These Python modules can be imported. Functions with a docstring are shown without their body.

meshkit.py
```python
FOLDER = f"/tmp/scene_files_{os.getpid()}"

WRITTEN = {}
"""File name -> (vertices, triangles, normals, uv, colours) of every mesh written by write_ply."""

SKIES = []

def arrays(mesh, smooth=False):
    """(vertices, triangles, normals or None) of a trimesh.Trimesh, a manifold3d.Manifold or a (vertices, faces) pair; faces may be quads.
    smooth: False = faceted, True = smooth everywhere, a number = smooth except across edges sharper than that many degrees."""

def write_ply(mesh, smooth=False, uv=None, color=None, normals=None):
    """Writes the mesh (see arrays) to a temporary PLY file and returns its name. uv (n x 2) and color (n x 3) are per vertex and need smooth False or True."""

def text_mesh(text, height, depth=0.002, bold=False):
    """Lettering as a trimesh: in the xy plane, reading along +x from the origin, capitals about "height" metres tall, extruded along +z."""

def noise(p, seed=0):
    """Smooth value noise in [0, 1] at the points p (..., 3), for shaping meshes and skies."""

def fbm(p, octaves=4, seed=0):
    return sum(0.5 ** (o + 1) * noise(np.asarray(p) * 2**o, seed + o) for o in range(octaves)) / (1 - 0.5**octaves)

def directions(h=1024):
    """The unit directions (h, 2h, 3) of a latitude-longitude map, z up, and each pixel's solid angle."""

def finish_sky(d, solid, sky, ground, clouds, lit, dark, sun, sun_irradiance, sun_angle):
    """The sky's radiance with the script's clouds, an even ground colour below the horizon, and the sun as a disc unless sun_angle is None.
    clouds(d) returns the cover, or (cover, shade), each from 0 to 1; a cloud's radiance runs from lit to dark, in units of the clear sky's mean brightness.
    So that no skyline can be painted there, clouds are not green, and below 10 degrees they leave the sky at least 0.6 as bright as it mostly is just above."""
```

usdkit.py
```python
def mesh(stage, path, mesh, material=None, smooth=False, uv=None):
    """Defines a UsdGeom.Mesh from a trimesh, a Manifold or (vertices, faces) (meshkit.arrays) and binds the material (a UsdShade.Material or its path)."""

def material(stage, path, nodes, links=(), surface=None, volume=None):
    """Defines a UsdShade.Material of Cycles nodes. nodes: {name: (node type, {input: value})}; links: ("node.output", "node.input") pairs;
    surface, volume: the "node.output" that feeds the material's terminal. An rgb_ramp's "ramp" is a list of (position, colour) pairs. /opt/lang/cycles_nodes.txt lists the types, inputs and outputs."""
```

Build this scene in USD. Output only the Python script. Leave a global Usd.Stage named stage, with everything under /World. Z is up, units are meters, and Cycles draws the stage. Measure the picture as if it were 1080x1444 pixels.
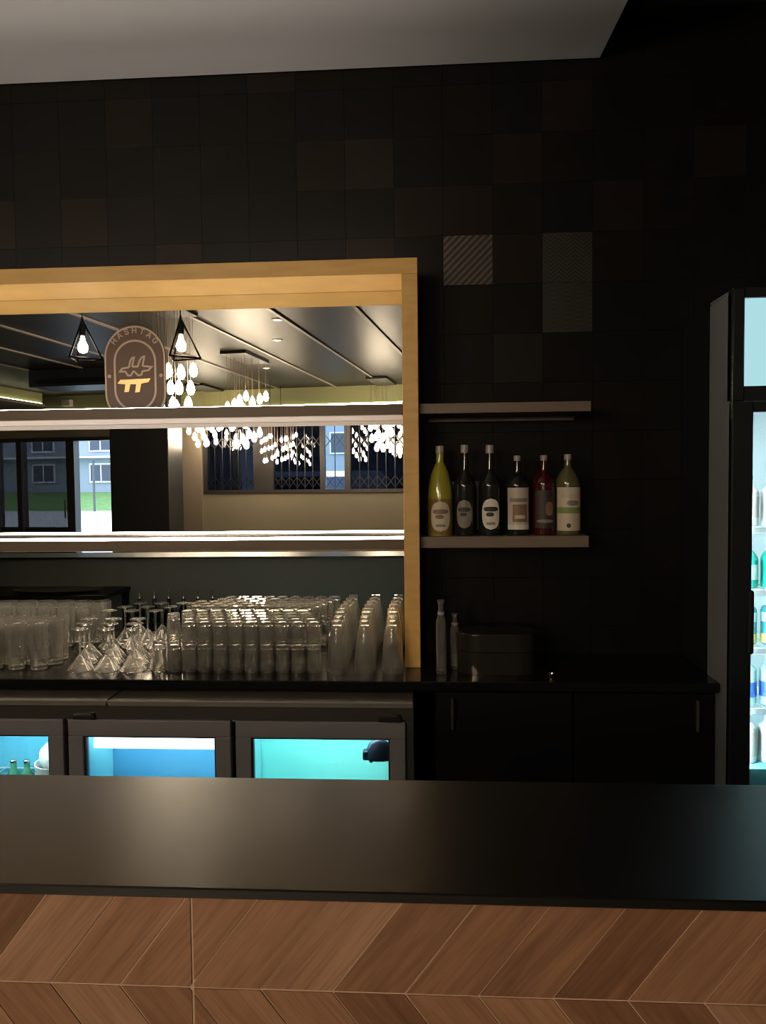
import math, random
import numpy as np, trimesh, manifold3d, usdkit, meshkit
from shapely.geometry import Polygon, box as sbox
from pxr import Usd, UsdGeom, UsdLux, UsdShade, Gf, Sdf

stage = Usd.Stage.CreateInMemory()
UsdGeom.SetStageUpAxis(stage, UsdGeom.Tokens.z)
UsdGeom.SetStageMetersPerUnit(stage, 1.0)
UsdGeom.Xform.Define(stage, '/World')
UsdGeom.Scope.Define(stage, '/World/Looks')
rnd = random.Random(7)

# ------------------------------------------------------------------ camera, sky, exposure
EYE = 1.62                        # eye height above the floor
YAW, PITCH, ROLL, FPX = math.radians(-3.501), math.radians(-2.413), math.radians(-0.598), 1050.0
_f = np.array([math.sin(YAW)*math.cos(PITCH), math.cos(YAW)*math.cos(PITCH), math.sin(PITCH)])
_r0 = np.array([math.cos(YAW), -math.sin(YAW), 0.0]); _u0 = np.cross(_r0, _f)
_r = _r0*math.cos(ROLL) + _u0*math.sin(ROLL); _u = _u0*math.cos(ROLL) - _r0*math.sin(ROLL)
cam = UsdGeom.Camera.Define(stage, '/World/Camera')
cam.AddTransformOp().Set(Gf.Matrix4d(*_r, 0, *_u, 0, *(-_f), 0, 0, 0, EYE, 1))
cam.CreateFocalLengthAttr(24.0)
cam.CreateHorizontalApertureAttr(24.0*1080/FPX)
cam.CreateVerticalApertureAttr(24.0*1444/FPX)
cam.CreateClippingRangeAttr(Gf.Vec2f(0.02, 400))
cam.GetExposureAttr().Set(0.0)

sky = UsdLux.DomeLight.Define(stage, '/World/Sky')
sky.CreateColorAttr(Gf.Vec3f(0.62, 0.80, 1.0))
sky.CreateIntensityAttr(1.5)

# light levels (radiance) of the lamps of the place
L_STRIP, L_DROP, L_PENDANT, L_COVE, L_DOWN, L_FRIDGE, L_SIGN = 7.5, 85.0, 22.0, 7.0, 90.0, 48.0, 0.85

# ------------------------------------------------------------------ helpers
taken = {}
def numbered(parent, name):
    k = taken.get((parent, name), 0); taken[(parent, name)] = k + 1
    return name if k == 0 else f'{name}_{k:03d}'

def meta(prim, label=None, cat=None, group=None, kind=None):
    for k, v in (('label', label), ('category', cat), ('group', group), ('kind', kind)):
        if v: prim.SetCustomDataByKey(k, v)
    return prim

def place(prim, loc, rotz):
    x = UsdGeom.Xformable(prim)
    if loc is not None: x.AddTranslateOp().Set(Gf.Vec3d(*map(float, loc)))
    if rotz: x.AddRotateZOp().Set(float(math.degrees(rotz)))

def thing(name, label, cat, loc=(0, 0, 0), rotz=0, group=None, kind=None):
    p = '/World/' + numbered('/World', name)
    x = UsdGeom.Xform.Define(stage, p).GetPrim(); place(x, loc, rotz)
    return meta(x, label, cat, group, kind)

def part(parent, name, mesh, mat, smooth=False, label=None, kind=None, loc=None, rotz=0):
    pp = str(parent.GetPath())
    m = usdkit.mesh(stage, f'{pp}/{numbered(pp, name)}', mesh, M[mat], smooth=smooth).GetPrim()
    if loc is not None or rotz: place(m, loc, rotz)
    return meta(m, label, None, None, kind)

def solo(name, mesh, mat, label, cat, loc=(0, 0, 0), rotz=0, group=None, smooth=False, kind=None):
    m = usdkit.mesh(stage, '/World/' + numbered('/World', name), mesh, M[mat], smooth=smooth).GetPrim(); place(m, loc, rotz)
    return meta(m, label, cat, group, kind)

def copy(src, label, loc, rotz=0, group=None):
    was = src.GetCustomData(); name = src.GetName().rstrip('0123456789').rstrip('_')
    x = UsdGeom.Xform.Define(stage, '/World/' + numbered('/World', name)).GetPrim(); 
    x.GetReferences().AddInternalReference(src.GetPath()); x.SetInstanceable(True)
    xf = UsdGeom.Xformable(x); xf.ClearXformOpOrder()
    xf.AddTranslateOp().Set(Gf.Vec3d(*map(float, loc)))
    ops = [op.GetOpName() for op in xf.GetOrderedXformOps()]
    r = xf.AddRotateZOp() if not x.GetAttribute('xformOp:rotateZ') else UsdGeom.XformOp(x.GetAttribute('xformOp:rotateZ'))
    r.Set(float(math.degrees(rotz)))
    return meta(x, label, was['category'], group or was.get('group'))

def join(*ms):
    return trimesh.util.concatenate([m for m in ms])

def bx(x0, x1, y0, y1, z0, z1, b=0.0):
    if b <= 0:
        m = trimesh.creation.box([x1-x0, y1-y0, z1-z0]); m.apply_translation([(x0+x1)/2, (y0+y1)/2, (z0+z1)/2]); return m
    b = min(b, (x1-x0)*.45, (y1-y0)*.45, (z1-z0)*.45)
    pts = []
    for sx in (0, 1):
        for sy in (0, 1):
            for sz in (0, 1):
                X, Y, Z = (x0, x1)[sx], (y0, y1)[sy], (z0, z1)[sz]
                dx, dy, dz = b*(1-2*sx), b*(1-2*sy), b*(1-2*sz)
                pts += [(X, Y+dy, Z+dz), (X+dx, Y, Z+dz), (X+dx, Y+dy, Z)]
    h = manifold3d.Manifold.hull_points(np.array(pts)).to_mesh()
    return trimesh.Trimesh(h.vert_properties[:, :3], h.tri_verts, process=False)

def tube(p, q, r, n=8):
    p, q = np.array(p, float), np.array(q, float)
    return trimesh.creation.cylinder(radius=r, segment=[p, q], sections=n)

def lathe(profile, n=20):
    """closed loop of (radius, height) turned about z"""
    pr = np.array(profile, float); k = len(pr)
    a = np.linspace(0, 2*math.pi, n, endpoint=False)
    v = np.stack([np.outer(np.cos(a), pr[:, 0]), np.outer(np.sin(a), pr[:, 0]), np.tile(pr[:, 1], (n, 1))], -1).reshape(-1, 3)
    f = []
    for i in range(n):
        for j in range(k-1):
            A, B = i*k+j, i*k+j+1; C, D = ((i+1) % n)*k+j+1, ((i+1) % n)*k+j
            f += [(A, D, C), (A, C, B)]
    m = trimesh.Trimesh(v, f, process=False); m.merge_vertices(); m.update_faces(m.nondegenerate_faces()); m.remove_unreferenced_vertices()
    m.fix_normals()
    return m

def ext(poly, y0, y1):
    """a polygon in (x, z) given the thickness y0..y1"""
    m = trimesh.creation.extrude_polygon(poly, y1-y0, engine='earcut')
    v = m.vertices.copy(); m.vertices = np.stack([v[:, 0], y1 - v[:, 2], v[:, 1]], -1); m.fix_normals()
    return m

def ring(poly, y0, y1, w):
    return ext(poly.difference(poly.buffer(-w)), y0, y1)

# ------------------------------------------------------------------ materials (procedural)
M = {}
def pmat(name, color, rough=.5, **kw):
    M[name] = usdkit.material(stage, f'/World/Looks/{name}', {'p': ('principled_bsdf', {'base_color': color, 'roughness': rough, **kw})}, surface='p.BSDF')
def emat(name, color, strength):
    M[name] = usdkit.material(stage, f'/World/Looks/{name}', {'e': ('emission', {'color': color, 'strength': strength})}, surface='e.emission')
def nmat(name, c1, c2, scale, rough=.5, stretch=(1, 1, 1), rot=(0, 0, 0), bump=0.0, detail=4, lo=.35, hi=.65, **kw):
    nodes = {'g': ('texture_coordinate', {}), 'm': ('mapping', {'scale': stretch, 'rotation': rot}), 'n': ('noise_texture', {'scale': scale, 'detail': detail}),
             'r': ('rgb_ramp', {'ramp': [(lo, c1), (hi, c2)]}), 'p': ('principled_bsdf', {'roughness': rough, **kw})}
    links = [('g.object', 'm.vector'), ('m.vector', 'n.vector'), ('n.fac', 'r.fac'), ('r.color', 'p.base_color')]
    if bump:
        nodes['b'] = ('bump', {'strength': bump, 'distance': .002}); links += [('n.fac', 'b.height'), ('b.normal', 'p.normal')]
    M[name] = usdkit.material(stage, f'/World/Looks/{name}', nodes, links, surface='p.BSDF')
def glassmat(name, tint, alpha, rough=0.0):
    """a window pane: see-through, glossy by fresnel"""
    M[name] = usdkit.material(stage, f'/World/Looks/{name}', {
        't': ('transparent_bsdf', {'color': tint}), 'g': ('glossy_bsdf', {'color': (1, 1, 1), 'roughness': rough}), 'f': ('fresnel', {'IOR': 1.5}), 'x': ('mix_closure', {})},
        [('f.fac', 'x.fac'), ('t.BSDF', 'x.closure1'), ('g.BSDF', 'x.closure2')], surface='x.closure')
def linemat(name, base, line, ax, az, freq, duty, rough=.35, zig=0.0, zfreq=0.0):
    """printed lines: stripes of ax*x + az*z, with a triangle wave added for zigzags"""
    nodes = {'g': ('texture_coordinate', {}), 's': ('separate_xyz', {}), 'mx': ('math', {'math_type': 'multiply', 'value2': ax*freq}),
             'mz': ('math', {'math_type': 'multiply', 'value2': az*freq}), 'zf': ('math', {'math_type': 'multiply', 'value2': zfreq}),
             'pp': ('math', {'math_type': 'pingpong', 'value2': 1.0}), 'za': ('math', {'math_type': 'multiply', 'value2': zig}),
             'a': ('math', {'math_type': 'add'}), 'a2': ('math', {'math_type': 'add'}), 'fr': ('math', {'math_type': 'fraction'}),
             'r': ('rgb_ramp', {'ramp': [(0, base), (duty-.08, base), (duty+.08, line), (.92, line), (1, base)]}), 'p': ('principled_bsdf', {'roughness': rough})}
    links = [('g.object', 's.vector'), ('s.x', 'mx.value1'), ('s.z', 'mz.value1'), ('s.x', 'zf.value1'), ('zf.value', 'pp.value1'), ('pp.value', 'za.value1'),
             ('mx.value', 'a.value1'), ('mz.value', 'a.value2'), ('a.value', 'a2.value1'), ('za.value', 'a2.value2'), ('a2.value', 'fr.value1'), ('fr.value', 'r.fac'), ('r.color', 'p.base_color')]
    M[name] = usdkit.material(stage, f'/World/Looks/{name}', nodes, links, surface='p.BSDF')

# setting
pmat('grout_black', (.004, .0036, .0034), .9, specular_ior_level=.1)
for i, c in enumerate([(.0026, .0021, .0017), (.0022, .0020, .0019), (.0030, .0023, .0019), (.0021, .0021, .0022)]):
    nmat(f'tile_black_{"abcd"[i]}', c, tuple(1.4*x for x in c), 9, .5, detail=3, specular_ior_level=.12)
nmat('tile_brown', (.0062, .0040, .0031), (.0082, .0052, .0041), 8, .5, specular_ior_level=.12)
nmat('tile_umber', (.0085, .0066, .0052), (.0105, .0083, .0065), 8, .5, specular_ior_level=.12)
linemat('tile_stripe', (.006, .0045, .004), (.075, .050, .040), 1, -1, 33, .55)
linemat('tile_zigzag', (.004, .0035, .003), (.026, .022, .019), .0, 1, 58, .55, zig=1.7, zfreq=29)
linemat('tile_weave', (.004, .0032, .003), (.020, .015, .0125), 1, -1, 52, .55, zig=1.2, zfreq=40)
pmat('ceiling_dark', (.018, .0155, .0125), .42, specular_ior_level=.06)
pmat('ceiling_white', (.32, .31, .30), .6)
pmat('batten', (.16, .135, .11), .5)
pmat('wall_taupe', (.140, .118, .078), .7)
pmat('wall_side', (.16, .14, .12), .7)
pmat('pilaster', (.12, .095, .07), .6)
pmat('olive', (.185, .185, .085), .7)
pmat('floor_tile', (.08, .07, .06), .35)
pmat('black_gloss', (.010, .010, .010), .22)
pmat('black_satin', (.012, .012, .012), .42)
pmat('black_metal', (.015, .014, .014), .4, metallic=.6)
pmat('window_frame', (.018, .015, .015), .4)
# bar joinery
nmat('gold_wood', (.56, .325, .085), (.63, .375, .11), 6, .42, stretch=(1, 1, 6), detail=3)
nmat('shelf_board', (.092, .056, .030), (.112, .068, .037), 8, .5, stretch=(.4, 3, 3))
nmat('wall_shelf_board', (.125, .090, .072), (.15, .11, .088), 8, .5, stretch=(.4, 3, 3))
nmat('granite', (.004, .004, .004), (.008, .0075, .007), 160, .12, detail=2)
nmat('worktop', (.0035, .0032, .003), (.005, .0045, .004), 60, .30, detail=2, specular_ior_level=.9)
pmat('under_panel', (.115, .128, .118), .5)
pmat('cabinet_black', (.003, .003, .0034), .6, specular_ior_level=.2)
M['mirror'] = usdkit.material(stage, '/World/Looks/mirror', {'g': ('glossy_bsdf', {'color': (.84, .85, .83), 'roughness': 0.0})}, surface='g.BSDF')
pmat('plaque', (.046, .024, .014), .5, specular_ior_level=.3)
pmat('plaque_line', (.20, .14, .10), .45)
pmat('plaque_gold', (.52, .33, .12), .35, metallic=.3)
woods = [((.25, .122, .066), (.38, .20, .118)), ((.20, .095, .050), (.32, .162, .092)), ((.28, .146, .083), (.42, .235, .145)), ((.155, .070, .036), (.27, .130, .071))]
for s, rot in (('up', math.radians(40)), ('down', math.radians(-40))):
    for i, (a, b) in enumerate(woods):
        nodes = {'g': ('texture_coordinate', {}), 'm': ('mapping', {'mapping_type': 'texture', 'rotation': (0, rot, 0), 'scale': (1/42, 1/40, 1/5)}), 'n': ('noise_texture', {'scale': 1.0, 'detail': 6, 'roughness': .6, 'distortion': .6}),
                 'm2': ('mapping', {'mapping_type': 'texture', 'rotation': (0, rot, 0), 'scale': (1/260, 1/100, 1/9)}), 'n2': ('noise_texture', {'scale': 1.0, 'detail': 3}),
                 'r': ('rgb_ramp', {'ramp': [(.3, a), (.7, b)]}), 'r2': ('rgb_ramp', {'ramp': [(.35, (.80, .80, .80)), (.6, (1, 1, 1))]}), 'x': ('mix', {'mix_type': 'multiply', 'fac': 1.0}),
                 'p': ('principled_bsdf', {'roughness': .42}), 'b': ('bump', {'strength': .25, 'distance': .001})}
        links = [('g.object', 'm.vector'), ('m.vector', 'n.vector'), ('g.object', 'm2.vector'), ('m2.vector', 'n2.vector'), ('n.fac', 'r.fac'), ('n2.fac', 'r2.fac'), ('r.color', 'x.color1'), ('r2.color', 'x.color2'),
                 ('x.color', 'p.base_color'), ('n2.fac', 'b.height'), ('b.normal', 'p.normal')]
        M[f'plank_{s}_{i}'] = usdkit.material(stage, f'/World/Looks/plank_{s}_{"abcd"[i]}', nodes, links, surface='p.BSDF')
pmat('shelf_lit_underside', (.60, .52, .47), .5)  # strip light on the shelf underside, painted in as a paler tone
pmat('grout_tan', (.52, .36, .25), .7)
# fridges
pmat('steel_dark', (.17, .155, .14), .26, metallic=.75)
pmat('steel_top', (.34, .31, .28), .3, metallic=.6)
pmat('door_grey', (.27, .262, .285), .38, metallic=.2)
pmat('gasket', (.02, .03, .04), .6)
pmat('liner', (.30, .78, .84), .5)
pmat('liner_blue', (.13, .46, .74), .5)
pmat('liner_cyan', (.30, .93, .84), .5)
pmat('liner_sky', (.16, .60, .80), .5)
pmat('liner_white', (.80, .90, .92), .5)
pmat('fridge_grey', (.165, .168, .185), .45)
pmat('fridge_black', (.008, .010, .013), .35)
pmat('navy_plastic', (.006, .012, .035), .4)
pmat('wire_white', (.75, .8, .8), .4)
glassmat('pane', (.93, .97, .98), 0)
glassmat('pane_tint', (.26, .25, .25), 0)
glassmat('pane_dark', (.085, .09, .11), 0)
glassmat('pane_clear', (.85, .9, .95), 0)
# glassware and bottles
pmat('glass', (.98, .965, .93), .03, transmission_weight=.958, ior=1.45)
pmat('glass_dark', (.010, .011, .010), .08, coat_weight=.3)
pmat('tin_dark', (.06, .053, .045), .2, metallic=.75)
pmat('glass_yellow', (.27, .255, .03), .16, coat_weight=.4)
pmat('glass_amber', (.20, .125, .035), .18, coat_weight=.4)
pmat('glass_red', (.045, .004, .006), .12, coat_weight=.4)
pmat('glass_pale', (.085, .078, .034), .14, coat_weight=.4)
pmat('glass_teal', (.02, .42, .32), .15)
pmat('glass_mint', (.45, .8, .75), .2)
pmat('cap_grey', (.30, .27, .26), .4)
pmat('paper_white', (.62, .58, .52), .6)
pmat('paper_cream', (.50, .43, .34), .6)
pmat('paper_dim', (.19, .17, .145), .6)
pmat('paper_rose', (.46, .38, .34), .6)
pmat('ink', (.03, .022, .018), .6)
pmat('ink_brown', (.20, .12, .07), .6)
pmat('ink_green', (.17, .23, .075), .6)
pmat('white_plastic', (.82, .84, .82), .4)
pmat('blue_print', (.04, .16, .62), .4)
pmat('yellow_print', (.62, .60, .16), .4)
pmat('can_teal', (.04, .30, .34), .35, metallic=.3)
pmat('chrome', (.6, .58, .55), .15, metallic=1.0)
pmat('green_leafy', (.05, .22, .12), .5)
# lamps
emat('led_strip', (1.0, .90, .80), L_STRIP)
emat('under_led', (1.0, .82, .60), 18.0)
emat('drop_light', (1.0, .80, .56), L_DROP)
emat('bulb_light', (1.0, .74, .45), L_PENDANT)
emat('cove_light', (1.0, .95, .58), L_COVE)
emat('down_light', (1.0, .86, .70), L_DOWN)
emat('cooler_tube', (.80, .96, 1.0), 1.1*L_FRIDGE)
emat('fridge_diffuser', (.9, .98, 1.0), 1.6)
emat('fridge_tube', (.72, .97, 1.0), L_FRIDGE)
M['sign_light'] = usdkit.material(stage, '/World/Looks/sign_light', {'e': ('emission', {'color': (.50, .86, .92), 'strength': L_SIGN})}, surface='e.emission')
# outdoors
nmat('asphalt', (.50, .51, .52), (.60, .61, .62), .6, .8)
nmat('lawn_green', (.10, .20, .05), (.16, .28, .08), 3, .9)
pmat('house_wall', (.30, .33, .40), .8)
pmat('house_white', (.8, .8, .82), .7)
pmat('house_pane', (.05, .06, .09), .15)
pmat('house_roof', (.12, .13, .15), .8)
pmat('pole_grey', (.10, .10, .11), .6)

# ------------------------------------------------------------------ coordinates
# bar frame: eye at (0, 0, EYE), y towards the tiled back wall. Heights below are given from the eye, W() turns them to the world.
W = lambda z: z + EYE
MIRROR_Y = 3.198
# dining room frame: turned by PHI to the bar; u to the right, v = depth as the mirror shows it; its own origin lies beyond the mirror
PHI = math.radians(7.4)
ROOM = (0.0, 2*MIRROR_Y, 0.0)
def room_pt(u, v, z=0.0):
    return (u*math.cos(PHI) + v*math.sin(PHI), 2*MIRROR_Y + u*math.sin(PHI) - v*math.cos(PHI), W(z))
def rbx(u0, u1, v0, v1, z0, z1, b=0.0):
    return bx(u0, u1, -v1, -v0, W(z0), W(z1), b)       # placed at ROOM, turned by PHI
V_WALL, H_CEIL, H_PANEL = 14.83, 1.93, 1.73

def sthing(name, label=None, loc=None, rotz=0):
    x = UsdGeom.Xform.Define(stage, '/World/' + numbered('/World', name)).GetPrim()
    if loc is not None: place(x, loc, rotz)
    return meta(x, label, None, None, 'structure')

FX0, FX1, FZ0, FZ1, FY = -2.75, -.036, -.747, .867, 2.94          # the mirror's box frame
# ------------------------------------------------------------------ the setting
floor = sthing('floor', 'dark tiled floor of the bar and dining room', ROOM, PHI)
part(floor, 'slab', bx(-13.2, 4.2, -15.0, -2.2, -.12, 0.0), 'floor_tile')

ceiling = sthing('ceiling', 'dark ceiling with thin pale battens and a white dropped panel above the bar', ROOM, PHI)
part(ceiling, 'slab', rbx(-13.2, 4.2, .9, 15.0, H_CEIL, H_CEIL+.15), 'ceiling_dark')
for k in range(9):
    u = -10.3 + k*1.0 + .45
    u = [-8.25, -7.25, -6.24, -5.02, -3.80, -2.80, -1.85, -.85, .15][k]
    part(ceiling, 'batten', rbx(u-.022, u+.022, 6.2, 14.8, H_CEIL-.02, H_CEIL), 'batten')
pp = Polygon([(-4.5, 3.19), (.718, 3.19), (.775, 2.0), (.80, .3), (-4.5, .3)])
pm = trimesh.creation.extrude_polygon(pp, H_CEIL-H_PANEL, engine='earcut'); pm.apply_translation([0, 0, W(H_PANEL)])
pm.apply_translation([-ROOM[0], -ROOM[1], 0]); pm.apply_transform(trimesh.transformations.rotation_matrix(-PHI, [0, 0, 1]))
part(ceiling, 'dropped_panel', pm, 'ceiling_white', label='white dropped ceiling panel')

back = sthing('wall_back', 'black patchwork tiled wall behind the bar')
part(back, 'backing', bx(-13.5, 4.2, 3.206, 3.4, 0, W(H_CEIL)), 'grout_black')
TP, TX0, TZ0 = .207, .071, .822
special = {(0, 1): 'tile_stripe', (-9, 0): 'tile_stripe', (2, 1): 'tile_zigzag', (2, 0): 'tile_weave', (1, -1): 'tile_umber', (-8, 2): 'tile_brown', (-9, 2): 'tile_black_c', (0, 2): 'tile_brown', (1, 3): 'tile_brown',
           (-1, 2): 'tile_brown', (-3, 3): 'tile_brown', (4, -1): 'tile_black_d', (2, -2): 'tile_black_c', (-2, 3): 'tile_umber', (5, 3): 'tile_brown', (0, -4): 'tile_weave'}
special = {**special}
for i in range(-17, 12):
    for j in range(-8, 6):
        x0, z0 = TX0 + i*TP, TZ0 + (j-1)*TP
        if x0 + TP < -.06 and x0 > FX0 and z0 > -.9 and z0 + TP < .84: continue          # behind the mirror
        if z0 < -1.0 or z0 > H_CEIL: continue
        z1 = min(z0 + TP, H_CEIL)
        rr = random.Random(i*131 + j*17 + 5)
        mat = special.get((i, j), f'tile_black_{rr.choice("abcd")}')
        if (i, j) not in special and j >= 1 and rr.random() < .12: mat = 'tile_brown'
        p = rr.uniform(0, .0005)
        part(back, 'tile', bx(x0+.0004, x0+TP-.0004, 3.1995+p, 3.207, W(z0+.0004), W(z1-.0004), .0004), mat)

right = sthing('wall_right', 'dark side wall at the fridge end', ROOM, PHI)
part(right, 'panel', rbx(4.0, 4.2, 2.0, 15.0, -EYE, H_CEIL), 'wall_side')
left = sthing('wall_left', 'dark side wall at the far end of the dining room', ROOM, PHI)
part(left, 'panel', rbx(-13.2, -13.0, 1.0, 15.0, -EYE, H_CEIL), 'wall_side')

# far dining room wall with a door opening and a long window
D0, D1, DT = -11.75, -8.75, 1.02
W0, W1, WB, WT = -6.72, -1.35, -.235, 1.36
front = sthing('wall_front', 'taupe dining room wall with a long window and glazed entrance', ROOM, PHI)
V0, V1 = V_WALL, V_WALL + .17
for u0, u1, z0, z1 in ((-13.2, D0, -EYE, 1.56), (D0, D1, DT, 1.56), (D1, W0, -EYE, 1.56), (W0, W1, -EYE, WB), (W0, W1, WT, 1.56), (W1, 4.2, -EYE, 1.56)):
    part(front, 'panel', rbx(u0, u1, V0, V1, z0, z1), 'wall_taupe')
part(front, 'cove_panel', rbx(-13.2, 4.2, V0, V1, 1.56, H_CEIL), 'olive')
trim = sthing('trim_1', 'narrow ledge under the cove light on the dining room wall', ROOM, PHI)
part(trim, 'ledge', rbx(-13.0, 4.0, V0-.09, V0, 1.50, 1.56, .004), 'pilaster')
pil = sthing('trim_2', 'brown pilaster between the column and the window', ROOM, PHI)
part(pil, 'panel', rbx(-7.9, W0-.02, V0-.06, V0, -EYE, 1.49, .004), 'pilaster')

def window(name, u0, u1, z0, z1, posts, mats):
    w = sthing(name, 'long dark framed window with a folding security grille', ROOM, PHI)
    fr = [rbx(u0, u1, V0-.03, V0+.10, z0, z0+.07), rbx(u0, u1, V0-.03, V0+.10, z1-.07, z1)]
    part(w, 'frame_rail', fr[0], 'window_frame'); part(w, 'frame_rail', fr[1], 'window_frame')
    for a, b in posts: part(w, 'frame_post', rbx(a, b, V0-.03, V0+.10, z0+.07, z1-.07), 'window_frame')
    for (a, b), (c, d), m in zip(posts[:-1], posts[1:], mats): part(w, 'pane', rbx(b, c, V0+.06, V0+.066, z0+.07, z1-.07), m)
    for (a, b), (c, d) in zip(posts[:-1], posts[1:]):
        n = max(2, int((c-b)/.16)); s = (c-b)/n; g = []
        for k in range(n+1): g.append(rbx(b+k*s-.008, b+k*s+.008, V0+.012, V0+.03, z0+.07, z1-.07))
        for zz in (z0+.22, z0+1.06):
            for k in range(n):
                for sgn in (-1, 1):
                    q = bx(-.14, .14, -.006, .006, -.007, .007); q.apply_transform(trimesh.transformations.rotation_matrix(sgn*math.radians(52), [0, 1, 0]))
                    q.apply_translation([b+(k+.5)*s, -(V0+.02), W(zz)]); g.append(q)
        part(w, 'security_grille', join(*g), 'black_metal')
    return w
window('window_1', W0, W1, WB, WT, [(W0, W0+.07), (-5.60, -5.17), (-4.16, -4.06), (-3.64, -3.52), (-2.42, -2.34), (W1-.07, W1)], ['pane_dark', 'pane_dark', 'pane_clear', 'pane_dark', 'pane_dark'])
door = sthing('door_1', 'dark framed glazed entrance with one leaf open', ROOM, PHI)
part(door, 'frame_head', rbx(D0, D1, V0-.04, V1, DT-.08, DT), 'window_frame')
for a, b in ((D0, D0+.1), (-11.16, -11.04), (-9.93, -9.74), (D1-.1, D1)): part(door, 'frame_post', rbx(a, b, V0-.04, V1, -EYE, DT-.08), 'window_frame')
for a, b in ((D0+.1, -11.16), (-11.04, -9.93)):
    part(door, 'pane', rbx(a, b, V0+.06, V0+.068, -EYE+.66, DT-.08), 'pane_tint')
    part(door, 'kick_panel', rbx(a, b, V0+.03, V0+.10, -EYE+.02, -EYE+.66, .004), 'window_frame')
part(door, 'pull_handle', rbx(-9.97, -9.94, V0-.10, V0-.07, -.75, -.35, .006), 'chrome')

# ------------------------------------------------------------------ gold frame, mirror and its shelves
fw = .062
mi = fr = thing('wall_mirror', 'large bar mirror in a deep gold brown box frame, reflecting the dining room', 'mirror')
part(fr, 'top_board', bx(FX0, FX1, FY, 3.194, W(FZ1-fw), W(FZ1), .0015), 'gold_wood')
part(fr, 'side_board', bx(FX1-fw, FX1, FY, 3.194, W(FZ0+.001), W(FZ1-fw), .0015), 'gold_wood')
part(fr, 'side_board', bx(FX0, FX0+fw, FY, 3.194, W(FZ0+.001), W(FZ1-fw), .0015), 'gold_wood')
part(mi, 'glass', bx(FX0+.02, FX1-.02, MIRROR_Y, MIRROR_Y+.0008, W(FZ0), W(FZ1-.02)), 'mirror')
part(mi, 'uplight_strip', bx(FX0+.02, FX1-.03, FY+.03, FY+.135, W(FZ1+.0005), W(FZ1+.006)), 'led_strip', label='light strip lying on top of the frame')
# round ended emblem plate fixed to the mirror
def stadium(cx, cz, w, h, n=24):
    r = w/2; a = np.linspace(0, math.pi, n)
    return Polygon([(cx+r*math.cos(t), cz+h/2-r+r*math.sin(t)) for t in a] + [(cx-r*math.cos(t), cz-h/2+r-r*math.sin(t)) for t in a])
ECX, ECZ, EW, EH = -1.270, W(.471), .270, .425
ey = MIRROR_Y
S1 = stadium(ECX, ECZ, EW, EH); S2 = stadium(ECX, ECZ-.003, EW*.700, EH*.732)
em = part(mi, 'emblem', ext(S1, ey-.004, ey-.0005), 'plaque', label='brown oval emblem with pale outlines')
part(em, 'outer_ring', ring(S1, ey-.0055, ey-.0038, .0075), 'plaque_line')
part(em, 'inner_ring', ring(S2, ey-.0055, ey-.0038, .009), 'plaque_line')
for sx in (-1, 1): part(em, 'dot', ext(Polygon([(ECX+sx*EW*.425+.008*math.cos(t), ECZ-.004+.008*math.sin(t)) for t in np.linspace(0, 6.2, 12)]), ey-.0055, ey-.0038), 'plaque_line')
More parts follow.
